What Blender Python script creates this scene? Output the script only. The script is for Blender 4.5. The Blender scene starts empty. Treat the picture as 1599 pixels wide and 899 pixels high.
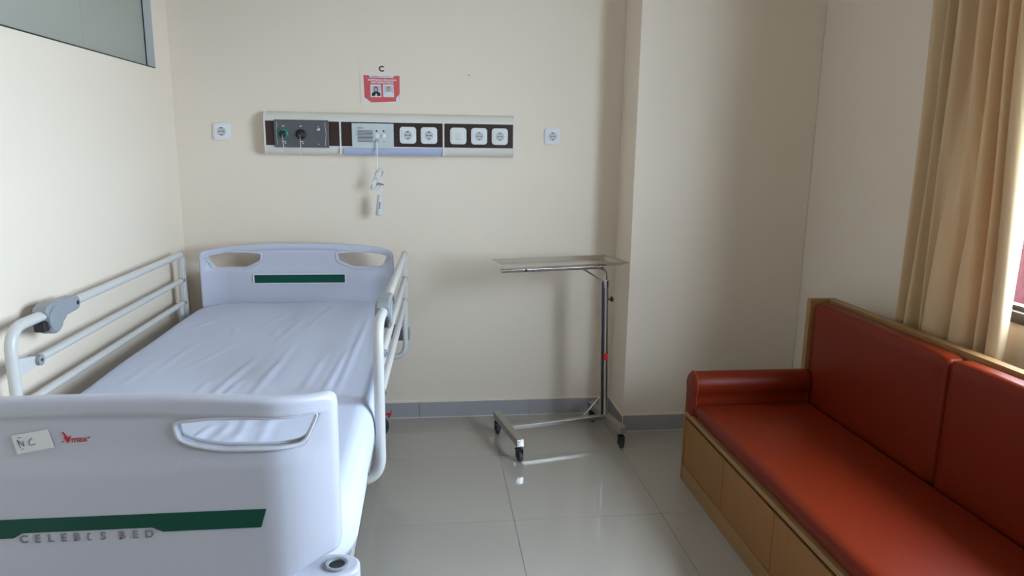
import bpy, bmesh, math, random
from mathutils import Vector, Matrix
random.seed(7)
S = bpy.context.scene
COL = S.collection
# ------------------------------------------------------------------ camera
FPX, PITCH, YAW, ROLL, CAMH = 1102.707, .198506, .115196, -.013983, 1.45
fwd = Vector((math.sin(YAW)*math.cos(PITCH), math.cos(YAW)*math.cos(PITCH), -math.sin(PITCH)))
rt = Vector((math.cos(YAW), -math.sin(YAW), 0)); dn = fwd.cross(rt)
c_, s_ = math.cos(ROLL), math.sin(ROLL)
RT = c_*rt + s_*dn; DN = -s_*rt + c_*dn
cam = bpy.data.cameras.new('camera'); co = bpy.data.objects.new('camera', cam); COL.objects.link(co)
cam.sensor_width = 36; cam.lens = FPX/1599*36; cam.clip_start = .02
co.matrix_world = Matrix(((RT.x, -DN.x, -fwd.x, 0), (RT.y, -DN.y, -fwd.y, 0), (RT.z, -DN.z, -fwd.z, CAMH), (0, 0, 0, 1)))
S.camera = co
def at(u, v, ax, val):
    """photo pixel -> point on the axis-aligned plane coordinate[ax] = val"""
    d = RT*((u-799.5)/FPX) + DN*((v-449.5)/FPX) + fwd
    o = Vector((0, 0, CAMH)); return o + d*((val-o[ax])/d[ax])
# ------------------------------------------------------------------ light
W = bpy.data.worlds.new('overcast_sky'); S.world = W; W.use_nodes = True
bg = W.node_tree.nodes['Background']
bg.inputs[0].default_value = (.71, .835, 1.0, 1); bg.inputs[1].default_value = 28.0
S.view_settings.view_transform = 'Standard'; S.view_settings.look = 'None'
S.view_settings.gamma = 1; S.view_settings.use_curve_mapping = False
S.view_settings.exposure = 0.0
# room numbers
XL, XR, YH, YP, XP, YB, ZC = -1.225, 1.887, 3.655, 3.380, .980, -4.6, 2.85
WY0, WY1, WZ0, WZ1 = .40, 2.30, .91, 2.40          # daylight window in the right wall
por = bpy.data.lights.new('window_portal', 'AREA'); por.shape = 'RECTANGLE'; por.size = WZ1-WZ0; por.size_y = WY1-WY0
por.cycles.is_portal = True
po = bpy.data.objects.new('window_portal', por); COL.objects.link(po)
po.location = (XR+.16, (WY0+WY1)/2, (WZ0+WZ1)/2); po.rotation_euler = (0, math.radians(90), 0)
# ------------------------------------------------------------------ materials
def mat(name, col, rough=.5, metal=0, spec=.5, bump=0, bscale=40, var=0, vscale=3, stretch=None, trans=0, coat=0, dark=None):
    m = bpy.data.materials.new(name); m.use_nodes = True; n = m.node_tree; b = n.nodes['Principled BSDF']
    b.inputs['Base Color'].default_value = (*col, 1); b.inputs['Roughness'].default_value = rough
    b.inputs['Metallic'].default_value = metal; b.inputs['Specular IOR Level'].default_value = spec
    b.inputs['Coat Weight'].default_value = coat
    if trans: b.inputs['Transmission Weight'].default_value = trans
    tc = n.nodes.new('ShaderNodeTexCoord'); src = tc.outputs['Object']
    if stretch:
        mp = n.nodes.new('ShaderNodeMapping'); mp.inputs['Scale'].default_value = stretch
        n.links.new(src, mp.inputs['Vector']); src = mp.outputs['Vector']
    if bump:
        t = n.nodes.new('ShaderNodeTexNoise'); t.inputs['Scale'].default_value = bscale; t.inputs['Detail'].default_value = 4
        bp = n.nodes.new('ShaderNodeBump'); bp.inputs['Strength'].default_value = bump; bp.inputs['Distance'].default_value = .01
        n.links.new(src, t.inputs['Vector']); n.links.new(t.outputs['Fac'], bp.inputs['Height']); n.links.new(bp.outputs['Normal'], b.inputs['Normal'])
    if var:
        t = n.nodes.new('ShaderNodeTexNoise'); t.inputs['Scale'].default_value = vscale; t.inputs['Detail'].default_value = 5
        r = n.nodes.new('ShaderNodeMix'); r.data_type = 'RGBA'
        d = dark or tuple(c*(1-var) for c in col)
        r.inputs['A'].default_value = (*d, 1); r.inputs['B'].default_value = (*[min(1, c*(1+var*.4)) for c in col], 1)
        n.links.new(src, t.inputs['Vector']); n.links.new(t.outputs['Fac'], r.inputs['Factor']); n.links.new(r.outputs['Result'], b.inputs['Base Color'])
    return m
M = {
 'wall': mat('cream_wall_paint', (.85, .735, .61), .55, spec=.3, bump=.05, bscale=9, var=.03, vscale=1.2),
 'ceil': mat('ceiling_paint', (.82, .79, .72), .8),
 'tile': mat('polished_floor_tile', (.44, .395, .345), .07, spec=.55, var=.05, vscale=1.5),
 'grout': mat('floor_grout', (.30, .29, .28), .7),
 'skirt': mat('grey_skirting_tile', (.40, .385, .40), .22, var=.06, vscale=4),
 'white_grout': mat('white_grout', (.70, .68, .62), .6),
 'glass_frost': mat('frosted_green_glass', (.38, .39, .34), .28, spec=.4),
 'gasket': mat('black_gasket', (.012, .014, .014), .5),
 'reveal': mat('pale_grey_frame_paint', (.62, .62, .60), .5),
 'frame_dark': mat('dark_brown_aluminium', (.03, .022, .02), .35),
 'plastic': mat('blue_grey_bed_plastic', (.54, .545, .63), .32, spec=.45, bump=.01, bscale=300),
 'board_rim': mat('moulded_board_rim', (.60, .605, .68), .3),
 'rim': mat('pale_moulded_rim', (.74, .76, .80), .3),
 'green': mat('dark_green_insert', (.004, .072, .048), .32, spec=.25),
 'letter': mat('grey_print', (.22, .22, .25), .5),
 'redprint': mat('red_print', (.50, .01, .03), .5),
 'paper': mat('white_paper', (.80, .80, .82), .8),
 'ink': mat('pencil_ink', (.10, .10, .14), .7),
 'steel_white': mat('off_white_coated_steel', (.62, .61, .59), .28, spec=.5),
 'housing': mat('grey_hinge_plastic', (.29, .31, .33), .38),
 'dark': mat('dark_rubber', (.018, .018, .02), .5),
 'sheet': mat('white_cotton_sheet', (.62, .66, .82), .85, spec=.2, bump=.03, bscale=500),
 'frame_grey': mat('bed_frame_steel', (.40, .41, .43), .4),
 'steel': mat('stainless_steel', (.60, .59, .57), .2, metal=1, bump=.008, bscale=60, stretch=(1, 12, 12)),
 'steel_brushed': mat('brushed_stainless_steel', (.46, .44, .41), .30, metal=1),
 'chrome': mat('chrome', (.74, .74, .76), .07, metal=1),
 'wheel': mat('grey_rubber_wheel', (.06, .065, .07), .55),
 'red': mat('red_plastic', (.62, .02, .035), .4),
 'leather': mat('orange_red_leatherette', (.185, .0165, .0030), .40, spec=.22, bump=.035, bscale=260, var=.05, vscale=3),
 'seam': mat('leatherette_piping', (.30, .045, .022), .45),
 'wood': mat('oak_veneer', (.35, .155, .048), .42, spec=.3, var=.22, vscale=2.2, stretch=(14, 14, 1.0)),
 'wood_edge': mat('oak_edge_band', (.37, .20, .080), .42, spec=.3, var=.14, vscale=3, stretch=(8, 1, 8)),
 'black': mat('gap_shade_black', (.01, .008, .006), .8),
 'white_pl': mat('white_switch_plastic', (.80, .80, .80), .25),
 'alu': mat('white_enamelled_aluminium', (.76, .725, .65), .28),
 'brown': mat('dark_brown_laminate', (.042, .018, .014), .4, var=.1, vscale=30),
 'gas_grey': mat('grey_metallic_panel', (.13, .135, .15), .33, metal=.4),
 'call_grey': mat('pale_grey_call_panel', (.58, .62, .62), .35),
 'slot': mat('grille_slot', (.09, .10, .105), .6),
 'diffuser': mat('lavender_light_diffuser', (.46, .50, .68), .35),
 'teal': mat('teal_outlet_ring', (.03, .25, .19), .35),
 'well': mat('shaded_socket_well', (.56, .56, .57), .35),
 'hole': mat('socket_recess', (.35, .36, .37), .4),
 'clear': mat('clear_plastic_sleeve', (.84, .735, .62), .4, spec=.4),
 'poster_red': mat('poster_red', (.66, .085, .10), .5, var=.25, vscale=25, dark=(.62, .12, .10)),
 'poster_white': mat('poster_white', (.78, .76, .80), .5),
 'skin_print': mat('printed_skin_tone', (.58, .36, .28), .6),
 'photo_bg': mat('printed_photo_background', (.52, .55, .68), .6),
 'pink': mat('crimson_painted_render', (.030, .0024, .0095), .9, spec=0, var=.1, vscale=.6),
 'ground': mat('pale_concrete', (.35, .34, .32), .8, var=.15, vscale=.4),
}
# clear pane
g = bpy.data.materials.new('clear_window_glass'); g.use_nodes = True; nt = g.node_tree; nt.nodes.clear()
o_ = nt.nodes.new('ShaderNodeOutputMaterial'); mx = nt.nodes.new('ShaderNodeMixShader'); tr = nt.nodes.new('ShaderNodeBsdfTransparent'); gl = nt.nodes.new('ShaderNodeBsdfGlossy')
gl.inputs['Roughness'].default_value = .02; mx.inputs[0].default_value = .06; tr.inputs[0].default_value = (.93, .96, .96, 1)
nt.links.new(tr.outputs[0], mx.inputs[1]); nt.links.new(gl.outputs[0], mx.inputs[2]); nt.links.new(mx.outputs[0], o_.inputs[0]); M['pane'] = g
# curtain cloth lets some daylight through
g = bpy.data.materials.new('beige_curtain_cloth'); g.use_nodes = True; nt = g.node_tree; b_ = nt.nodes['Principled BSDF']; o_ = nt.nodes['Material Output']
b_.inputs['Base Color'].default_value = (.70, .49, .28, 1); b_.inputs['Roughness'].default_value = .6; b_.inputs['Sheen Weight'].default_value = .2
tl = nt.nodes.new('ShaderNodeBsdfTranslucent'); tl.inputs[0].default_value = (.64, .45, .26, 1); mx = nt.nodes.new('ShaderNodeMixShader'); mx.inputs[0].default_value = .12
nt.links.new(b_.outputs[0], mx.inputs[1]); nt.links.new(tl.outputs[0], mx.inputs[2]); nt.links.new(mx.outputs[0], o_.inputs[0]); M['curtain'] = g
# ------------------------------------------------------------------ helpers
def wm(o): return (wm(o.parent) @ o.matrix_parent_inverse @ o.matrix_basis) if o.parent else o.matrix_basis.copy()
def adopt(o, parent):
    if parent: o.parent = parent; o.matrix_parent_inverse = wm(parent).inverted()
def link(name, me, m, parent=None, smooth=True, mw=None, bevel=0, seg=2, sub=0, ang=35):
    o = bpy.data.objects.new(name, me); COL.objects.link(o)
    if m and not me.materials: me.materials.append(M[m])
    if mw is not None: o.matrix_basis = mw
    adopt(o, parent)
    if smooth:
        me.polygons.foreach_set('use_smooth', [True]*len(me.polygons))
    if bevel:
        md = o.modifiers.new('bevel', 'BEVEL'); md.width = bevel; md.segments = seg; md.limit_method = 'ANGLE'; md.angle_limit = math.radians(ang); md.harden_normals = True
    if sub:
        md = o.modifiers.new('subdivision', 'SUBSURF'); md.levels = sub; md.render_levels = sub
    return o
def obj(name, bm, m, parent=None, smooth=True, mw=None, bevel=0, seg=2, sub=0, autos=True):
    bmesh.ops.recalc_face_normals(bm, faces=bm.faces[:])
    if smooth and autos:
        for e in bm.edges:
            if len(e.link_faces) == 2 and e.calc_face_angle(0) > math.radians(40): e.smooth = False
    me = bpy.data.meshes.new(name); bm.to_mesh(me); bm.free()
    return link(name, me, m, parent, smooth, mw, bevel, seg, sub)
def tag(o, label, cat, group=None):
    o['label'] = label; o['category'] = cat
    if group: o['group'] = group
    return o
def struct(o): o['kind'] = 'structure'; return o
def thing(name, label, cat, loc=(0, 0, 0), rz=0, group=None):
    o = bpy.data.objects.new(name, None); COL.objects.link(o); o.empty_display_size = .1
    o.matrix_basis = Matrix.Translation(loc) @ Matrix.Rotation(rz, 4, 'Z')
    return tag(o, label, cat, group)
def NB(): return bmesh.new()
def box(bm, x0, x1, y0, y1, z0, z1, mtx=None):
    vs = [bm.verts.new((x, y, z)) for x in (x0, x1) for y in (y0, y1) for z in (z0, z1)]
    for f in ((0, 1, 3, 2), (4, 6, 7, 5), (0, 4, 5, 1), (2, 3, 7, 6), (0, 2, 6, 4), (1, 5, 7, 3)): bm.faces.new([vs[i] for i in f])
    if mtx is not None: bmesh.ops.transform(bm, matrix=mtx, verts=vs)
    return bm
def cyl(bm, a, b, r, n=16, r2=None):
    a, b = Vector(a), Vector(b); d = (b-a); L = d.length; d.normalize(); r2 = r if r2 is None else r2
    u = d.orthogonal().normalized(); w = d.cross(u); A = []; B = []
    for i in range(n):
        t = 2*math.pi*i/n; k = u*math.cos(t)+w*math.sin(t); A.append(bm.verts.new(a+k*r)); B.append(bm.verts.new(b+k*r2))
    for i in range(n): bm.faces.new((A[i], A[(i+1) % n], B[(i+1) % n], B[i]))
    bm.faces.new(A[::-1]); bm.faces.new(B); return bm
def fillet(pts, r, n=6):
    pts = [Vector(p) for p in pts]; out = [pts[0]]
    for i in range(1, len(pts)-1):
        p, a, b = pts[i], pts[i-1], pts[i+1]; da, db = (a-p), (b-p); k = min(r, da.length*.49, db.length*.49)
        s, e = p+da.normalized()*k, p+db.normalized()*k
        for j in range(n+1):
            t = j/n; out.append(s*(1-t)**2+p*2*t*(1-t)+e*t*t)
    out.append(pts[-1]); return out
def tube(bm, pts, r, n=12, cap=True, closed=False, flat=1.0):
    pts = [Vector(p) for p in pts]; N = len(pts); rings = []; up = None
    for i, p in enumerate(pts):
        if closed: d = pts[(i+1) % N]-pts[i-1]
        else: d = pts[min(i+1, N-1)]-pts[max(i-1, 0)]
        d.normalize()
        u = d.orthogonal().normalized() if up is None else (up-d*up.dot(d)).normalized()
        up = u; w = d.cross(u)
        rings.append([bm.verts.new(p+(u*math.cos(2*math.pi*k/n)+w*math.sin(2*math.pi*k/n)*flat)*r) for k in range(n)])
    for i in range(N if closed else N-1):
        A, B = rings[i], rings[(i+1) % N]
        for k in range(n): bm.faces.new((A[k], A[(k+1) % n], B[(k+1) % n], B[k]))
    if cap and not closed: bm.faces.new(rings[0][::-1]); bm.faces.new(rings[-1])
    return bm
def prism(bm, poly, d):
    """extrude polygon (list of Vectors) by vector d"""
    d = Vector(d); A = [bm.verts.new(p) for p in poly]; B = [bm.verts.new(Vector(p)+d) for p in poly]; n = len(A)
    bm.faces.new(A); bm.faces.new(B[::-1])
    for i in range(n): bm.faces.new((A[i], B[i], B[(i+1) % n], A[(i+1) % n]))
    return bm
def lathe(bm, prof, n=24, mtx=None):
    rings = []; allv = []
    for r, z in prof:
        ring = [bm.verts.new((r*math.cos(2*math.pi*k/n), r*math.sin(2*math.pi*k/n), z)) for k in range(n)]; rings.append(ring); allv += ring
    for A, B in zip(rings, rings[1:]):
        for k in range(n): bm.faces.new((A[k], A[(k+1) % n], B[(k+1) % n], B[k]))
    bm.faces.new(rings[0][::-1]); bm.faces.new(rings[-1])
    if mtx is not None: bmesh.ops.transform(bm, matrix=mtx, verts=allv)
    return bm
def rrect(x0, x1, z0, z1, r, y, n=5):
    out = []
    for cx, cz, a0 in ((x1-r, z1-r, 0), (x0+r, z1-r, 90), (x0+r, z0+r, 180), (x1-r, z0+r, 270)):
        for k in range(n+1):
            a = math.radians(a0+90*k/n); out.append(Vector((cx+r*math.cos(a), y, cz+r*math.sin(a))))
    return out
def cushion(bm, x0, x1, y0, y1, z0, z1, r=.03, puff=(.0, .0, .0), n=14):
    """rounded upholstered block; puff = bulge of the x, y and z faces"""
    tmp = bmesh.new(); bmesh.ops.create_cube(tmp, size=2); bmesh.ops.subdivide_edges(tmp, edges=tmp.edges[:], cuts=n, use_grid_fill=True)
    C = Vector(((x0+x1)/2, (y0+y1)/2, (z0+z1)/2)); Hh = Vector(((x1-x0)/2, (y1-y0)/2, (z1-z0)/2))
    for v in tmp.verts:
        q = Vector([math.copysign(min(1, abs(c)**.75), c) for c in v.co])   # denser near the edges
        p = Vector([q[i]*Hh[i] for i in range(3)])
        inn = Vector([max(-(Hh[i]-r), min(Hh[i]-r, p[i])) for i in range(3)])
        d = p-inn
        if d.length > 1e-9: p = inn + d.normalized()*r
        bl = [(1-q[i]**4) for i in range(3)]
        for i in range(3):
            j, k = (i+1) % 3, (i+2) % 3
            if puff[i] and abs(abs(q[i])-1) < 1e-3: p[i] += math.copysign(puff[i]*bl[j]*bl[k], q[i])
        v.co = C+p
    me = bpy.data.meshes.new('t'); tmp.to_mesh(me); tmp.free(); bm.from_mesh(me); bpy.data.meshes.remove(me); return bm
def text_bm(bm, s, size, mtx, bold=.0):
    cu = bpy.data.curves.new('t', 'FONT'); cu.body = s; cu.size = size; cu.offset = bold; cu.align_x = 'CENTER'; cu.align_y = 'CENTER'; cu.resolution_u = 3
    o = bpy.data.objects.new('t', cu); me = bpy.data.meshes.new_from_object(o); me.transform(mtx); bm.from_mesh(me)
    bpy.data.objects.remove(o); bpy.data.curves.remove(cu); bpy.data.meshes.remove(me); return bm
FACE = Matrix.Rotation(math.radians(90), 4, 'X')       # text in XZ, facing -Y
def T(x, y, z): return Matrix.Translation((x, y, z))
# ------------------------------------------------------------------ the room
fl = struct(obj('floor', box(NB(), XL-.1, XR+.1, YB-.1, YH+.1, -.12, -.0025), 'grout', smooth=False))
TS, GX, GY = .6, .315, 2.535
ix0 = math.floor((XL-GX)/TS); iy0 = math.floor((YB-GY)/TS); full = None
for i in range(ix0, ix0+8):
    for j in range(iy0, iy0+16):
        x0, x1 = max(XL, GX+i*TS), min(XR, GX+(i+1)*TS); y0, y1 = max(YB, GY+j*TS), min(YH, GY+(j+1)*TS)
        if x1-x0 < .004 or y1-y0 < .004: continue
        k = .0009; w, d = x1-x0, y1-y0; mw = T((x0+x1)/2, (y0+y1)/2, 0)
        if abs(w-TS) < 1e-6 and abs(d-TS) < 1e-6 and full: link('tile', full, None, fl, False, mw)
        else:
            o = obj('tile', box(NB(), -w/2+k, w/2-k, -d/2+k, d/2-k, -.006, 0), 'tile', fl, False, mw)
            if abs(w-TS) < 1e-6 and abs(d-TS) < 1e-6: full = o.data
struct(obj('ceiling', box(NB(), XL-.15, XR+.15, YB-.15, YH+.15, ZC, ZC+.1), 'ceil', smooth=False))
struct(obj('wall_head', box(NB(), XL-.15, XR+.15, YH, YH+.15, -.1, ZC), 'wall', smooth=False))
struct(obj('wall_pillar', box(NB(), XP, XR, YP, YH, 0, ZC), 'wall', smooth=False, bevel=.004))
struct(obj('wall_back', box(NB(), XL-.15, XR+.15, YB-.15, YB, -.1, ZC), 'wall', smooth=False))
LY0, LY1, LZ0, LZ1 = 1.25, 3.465, 1.768, 2.55            # frosted pane in the left wall
b = NB(); X0, X1 = XL-.15, XL
box(b, X0, X1, YB, YH, -.1, LZ0); box(b, X0, X1, YB, YH, LZ1, ZC); box(b, X0, X1, YB, LY0, LZ0, LZ1); box(b, X0, X1, LY1, YH, LZ0, LZ1)
struct(obj('wall_left', b, 'wall', smooth=False))
b = NB(); X0, X1 = XR, XR+.15
box(b, X0, X1, YB, YH, -.1, WZ0); box(b, X0, X1, YB, YH, WZ1, ZC); box(b, X0, X1, YB, WY0, WZ0, WZ1); box(b, X0, X1, WY1, YH, WZ0, WZ1)
struct(obj('wall_right', b, 'wall', smooth=False))
# frosted interior window
w1 = bpy.data.objects.new('window_1', None); COL.objects.link(w1); w1.location = (XL-.05, 2.4, LZ0); w1.matrix_basis = T(XL-.05, 2.4, LZ0); struct(w1)
gx = XL-.036
ym = at(127, 30, 0, gx).y
obj('frosted_pane', box(NB(), gx-.012, gx, LY0+.004, ym-.0006, LZ0+.003, LZ1-.004), 'glass_frost', w1, False)
obj('frosted_pane', box(NB(), gx-.012, gx, ym+.0006, LY1-.004, LZ0+.003, LZ1-.004), 'glass_frost', w1, False)
b = NB()
box(b, gx-.001, gx+.004, LY1-.007, LY1-.0035, LZ0+.001, LZ1-.002)
box(b, gx-.001, gx+.034, LY0+.004, LY1-.004, LZ0+.0005, LZ0+.0055); box(b, gx-.001, gx+.004, LY0+.0035, LY0+.008, LZ0, LZ1)
obj('gasket', b, 'gasket', w1, False)
obj('jamb_lining', box(NB(), gx-.02, XL+.0015, LY1-.0035, LY1-.0005, LZ0+.0005, LZ1), 'reveal', w1, False)
# daylight window
w2 = bpy.data.objects.new('window_2', None); COL.objects.link(w2); w2.matrix_basis = T(XR+.05, 1.5, WZ0); struct(w2)
fx0, fx1 = XR-.012, XR+.07; fw = .036
b = NB(); box(b, fx0, fx1, WY0, WY1, WZ0, WZ0+fw); box(b, fx0, fx1, WY0, WY1, WZ1-fw, WZ1)
for yy in (WY0, WY1-fw): box(b, fx0, fx1, yy, yy+fw, WZ0+fw, WZ1-fw)
obj('window_frame', b, 'frame_dark', w2, False)
ny = 3; iw = (WY1-WY0-2*fw)/ny
for k in range(ny):
    ya, yb_ = WY0+fw+k*iw, WY0+fw+(k+1)*iw; b = NB(); sx0, sx1 = XR+.02, XR+.055; s = .014
    box(b, sx0, sx1, ya, yb_, WZ0+fw, WZ0+fw+s); box(b, sx0, sx1, ya, yb_, WZ1-fw-s, WZ1-fw)
    box(b, sx0, sx1, ya, ya+s, WZ0+fw+s, WZ1-fw-s); box(b, sx0, sx1, yb_-s, yb_, WZ0+fw+s, WZ1-fw-s)
    sa = obj('sash', b, 'frame_dark', w2, False)
    obj('pane', box(NB(), XR+.036, XR+.040, ya+s, yb_-s, WZ0+fw+s, WZ1-fw-s), 'pane', sa, False)
# skirting tiles
def skirting(name, a, b_, nrm, first, length=.6, h=.088):
    a, b_, nrm = Vector((*a, 0)), Vector((*b_, 0)), Vector((*nrm, 0)); d = (b_-a); L = d.length; d.normalize()
    R = Matrix(((d.x, nrm.x, 0, a.x), (d.y, nrm.y, 0, a.y), (0, 0, 1, 0), (0, 0, 0, 1)))
    bm = NB(); box(bm, 0, L, 0, .006, 0, h-.002, R)
    base = struct(obj(name, bm, 'white_grout', None, False))
    obj('paint_lip', box(NB(), 0, L, 0, .0115, h-.001, h+.005, R), 'wall', base, False)
    obj('floor_joint', box(NB(), 0, L, .004, .0135, 0, .0035, R), 'white_grout', base, False)
    cuts = [0]; p = first
    while p < L-.01: cuts.append(p); p += length
    cuts.append(L)
    for p, q in zip(cuts, cuts[1:]):
        obj('skirting_tile', box(NB(), p+.0012, q-.0012, .0045, .012, .0035, h-.001, R), 'skirt', base, False)
skirting('baseboard_head', (XL, YH), (XP, YH), (0, -1), (-.073-XL) % .6)
skirting('baseboard_pillar_side', (XP, YH-.013), (XP, YP-.012), (-1, 0), .35)
skirting('baseboard_pillar', (XP-.0, YP), (XR, YP), (0, -1), .42)
skirting('baseboard_left', (XL, YB), (XL, YH-.013), (1, 0), .3)
skirting('baseboard_right', (XR, YB), (XR, YP-.013), (-1, 0), .3)
# ------------------------------------------------------------------ hospital bed
XC, HW = -.643, .457
bed = thing('hospital_bed', 'adjustable hospital bed with blue-grey plastic end boards and white tubular side rails', 'bed', (XC, 2.4, 0))
def sm(a, b, x):
    t = max(0, min(1, (x-a)/(b-a))); return t*t*(3-2*t)
def lerp_poly(pts, x):
    for (xa, za), (xb, zb) in zip(pts, pts[1:]):
        if xa <= x <= xb: return za+(zb-za)*((x-xa)/(xb-xa) if xb > xa else 0)
def end_board(name, ymid, ywing, outward, ztop, zend, zbot, zgroove, zband, hole_t, hole_b, thick=.036):
    """ymid, ywing: outer face; outward: -1 foot (outer face towards -Y), +1 head. hole_t/hole_b: (dx, z) polylines of one hand hole, dx from the middle"""
    hx0, hx1 = hole_t[0][0], hole_t[-1][0]
    xs = sorted(set([round(-HW+2*HW*i/72, 5) for i in range(73)] + [round(s*p[0], 5) for p in hole_t+hole_b for s in (-1, 1)] + [round(s*(hx0+e), 5) for s in (-1, 1) for e in (.003, .008)]+[round(s*(hx1-e), 5) for s in (-1, 1) for e in (.003, .008)]
                + [round(s*(HW-e), 5) for s in (-1, 1) for e in (.002, .005, .009, .014, .02)]))
    def top(x):
        a = abs(x); z = zend+(ztop-zend)*(1-(a/HW)**2.6); e = HW-a
        if e < .022: z -= .022-math.sqrt(max(0, .022**2-(.022-e)**2))
        return z
    def bot(x):
        e = HW-abs(x); z = zbot-.045*(1-sm(.30, .44, abs(x)))
        if e < .015: z += .015-math.sqrt(max(0, .015**2-(.015-e)**2))
        return z
    def plan(x):
        t = max(0, (abs(x)-.335)/(HW-.335)); return ymid+(ywing-ymid)*t**1.8
    def relief(x, z):      # depth of the face below the outer skin
        zt = top(x); g = zt-z
        d = .006*sm(ztop-zgroove-.006, ztop-zgroove+.004, g)
        d += .004*math.exp(-((g-(ztop-zgroove))/.005)**2)*sm(hx0+.01, hx0-.05, abs(x))
        d -= .006*sm(zband+.012, zband-.012, z) if z < zband+.012 else 0
        e = HW-abs(x); d *= sm(.0, .05, e) if True else 1
        # rounded edges
        for q in (g, e, z-bot(x)):
            if q < .010: d += .010-math.sqrt(max(0, .0001-(.010-q)**2))
        return min(d, thick*.48)
    bm = NB(); F = {}; Bk = {}; cols = []
    nb, nu, nh = 22, 12, 4
    for i, x in enumerate(xs):
        a = abs(x); ins = hx0 < a < hx1
        ht = lerp_poly(hole_t, a) if hx0 <= a <= hx1 else None; hb = lerp_poly(hole_b, a) if hx0 <= a <= hx1 else None
        if ht is None:
            ht = hole_t[0][1] if a < hx0 else hole_t[-1][1]; hb = hole_b[0][1] if a < hx0 else hole_b[-1][1]
        zs = [bot(x)+(hb-bot(x))*(1-(1-k/nb)**1.0) for k in range(nb)]
        zs[1] = bot(x)+.004; zs[2] = bot(x)+.010
        zs += [hb+(ht-hb)*k/nh for k in range(nh)]
        up = [ht+(top(x)-ht)*k/nu for k in range(nu+1)]
        if top(x)-ht > .040: up[-2] = top(x)-.002; up[-3] = top(x)-.006
        zs += up
        cols.append((x, zs))
        for k, z in enumerate(zs):
            yo = plan(x); d = relief(x, z)
            F[i, k] = bm.verts.new((XC+x, yo-outward*d, z)); Bk[i, k] = bm.verts.new((XC+x, yo-outward*(thick-d), z))
    K = nb+nh+nu+1
    for i in range(len(xs)-1):
        am = abs((xs[i]+xs[i+1])/2)
        for k in range(K-1):
            if nb <= k < nb+nh and hx0 < am < hx1: continue
            bm.faces.new((F[i, k], F[i+1, k], F[i+1, k+1], F[i, k+1])); bm.faces.new((Bk[i, k], Bk[i, k+1], Bk[i+1, k+1], Bk[i+1, k]))
    inv = {id(v): key for key, v in F.items()}; bmesh.ops.recalc_face_normals(bm, faces=bm.faces[:])
    fk = {v: Bk[k] for k, v in F.items()}
    for e in [e for e in bm.edges if len(e.link_faces) == 1 and e.verts[0] in fk and e.verts[1] in fk]:
        v, w = e.verts; bm.faces.new((v, w, fk[w], fk[v]))
    o = obj(name, bm, 'plastic', bed, autos=False)
    for s in (-1, 1):
        loop = [(s*p[0], p[1]) for p in hole_t]+[(s*p[0], p[1]) for p in hole_b[::-1]]
        cl = []
        for p in loop:
            if not cl or (Vector(p)-Vector(cl[-1])).length > .004: cl.append(p)
        n = len(cl); pts = []
        for i in range(n):
            p, a, b2 = Vector(cl[i]), Vector(cl[i-1]), Vector(cl[(i+1) % n]); k = .012
            q0, q1 = p+(a-p).normalized()*min(k, (a-p).length*.45), p+(b2-p).normalized()*min(k, (b2-p).length*.45)
            for j in range(5):
                t = j/4; pts.append(q0*(1-t)**2+p*2*t*(1-t)+q1*t*t)
        dense = []
        for i in range(len(pts)):
            a, b2 = pts[i], pts[(i+1) % len(pts)]; m_ = max(1, int((b2-a).length/.02))
            for j in range(m_): dense.append(a+(b2-a)*j/m_)
        rimr = .0036 if outward < 0 else .0050
        obj('handle_rim', tube(NB(), [(XC+p.x, plan(p.x)-outward*.005, p.y) for p in dense], rimr, 8, closed=True), 'board_rim', o)
        obj('handle_rim', tube(NB(), [(XC+p.x, plan(p.x)-outward*(thick-.005), p.y) for p in dense], rimr, 8, closed=True), 'board_rim', o)
    return o, plan
YF, YFW = 1.252, 1.318
foot, fplan = end_board('footboard', YF, YFW, -1, 1.005, .981, .650, .968, .878,
    [(.180, .947), (.184, .9545), (.243, .9600), (.33, .9580), (.385, .9545), (.4175, .9535), (.426, .949)],
    [(.180, .945), (.184, .921), (.2096, .9085), (.257, .8985), (.362, .8960), (.392, .8962), (.405, .9030), (.426, .947)])
HY = 3.535
head, hplan = end_board('headboard', HY, 3.490, 1, .972, .936, .560, .940, .853,
    [(.178, .917), (.182, .923), (.24, .930), (.34, .930), (.415, .920), (.431, .912)],
    [(.178, .915), (.182, .885), (.195, .876), (.255, .849), (.38, .848), (.402, .852), (.431, .910)])
# footboard details
yf = YF-.0004
P = lambda u, v, y=YF: at(u, v, 1, y)
gz0, gz1, gzn = .7445, .7810, .7537
poly = [(-.940-XC, gz1), (-.310-XC, gz1), (-.321-XC, gz0), (-.4961-XC, gz0), (-.5146-XC, gzn), (-.7367-XC, gzn), (-.7524-XC, gz0), (-.929-XC, gz0)]
xg = 0
obj('green_insert', prism(NB(), [Vector((XC+xg+x, yf+.002, z)) for x, z in poly], (0, -.0035, 0)), 'green', foot, False, bevel=.001)
def outline(poly, off): 
    c = Vector((sum(p[0] for p in poly)/len(poly), sum(p[1] for p in poly)/len(poly)))
    return [((p[0]-c.x)*(1+off/.33)+c.x, (p[1]-c.y)+(off if p[1] > c.y else -off)) for p in poly]
obj('insert_rim', prism(NB(), [Vector((XC+xg+x, yf+.002, z)) for x, z in outline(poly, .0022)], (0, -.0026, 0)), 'rim', foot, False)
x0 = P(37, 840).x; x1 = P(233, 833).x; pos = [0, 61, 120, 179, 237, 295, 357, 444, 505, 569]
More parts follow.
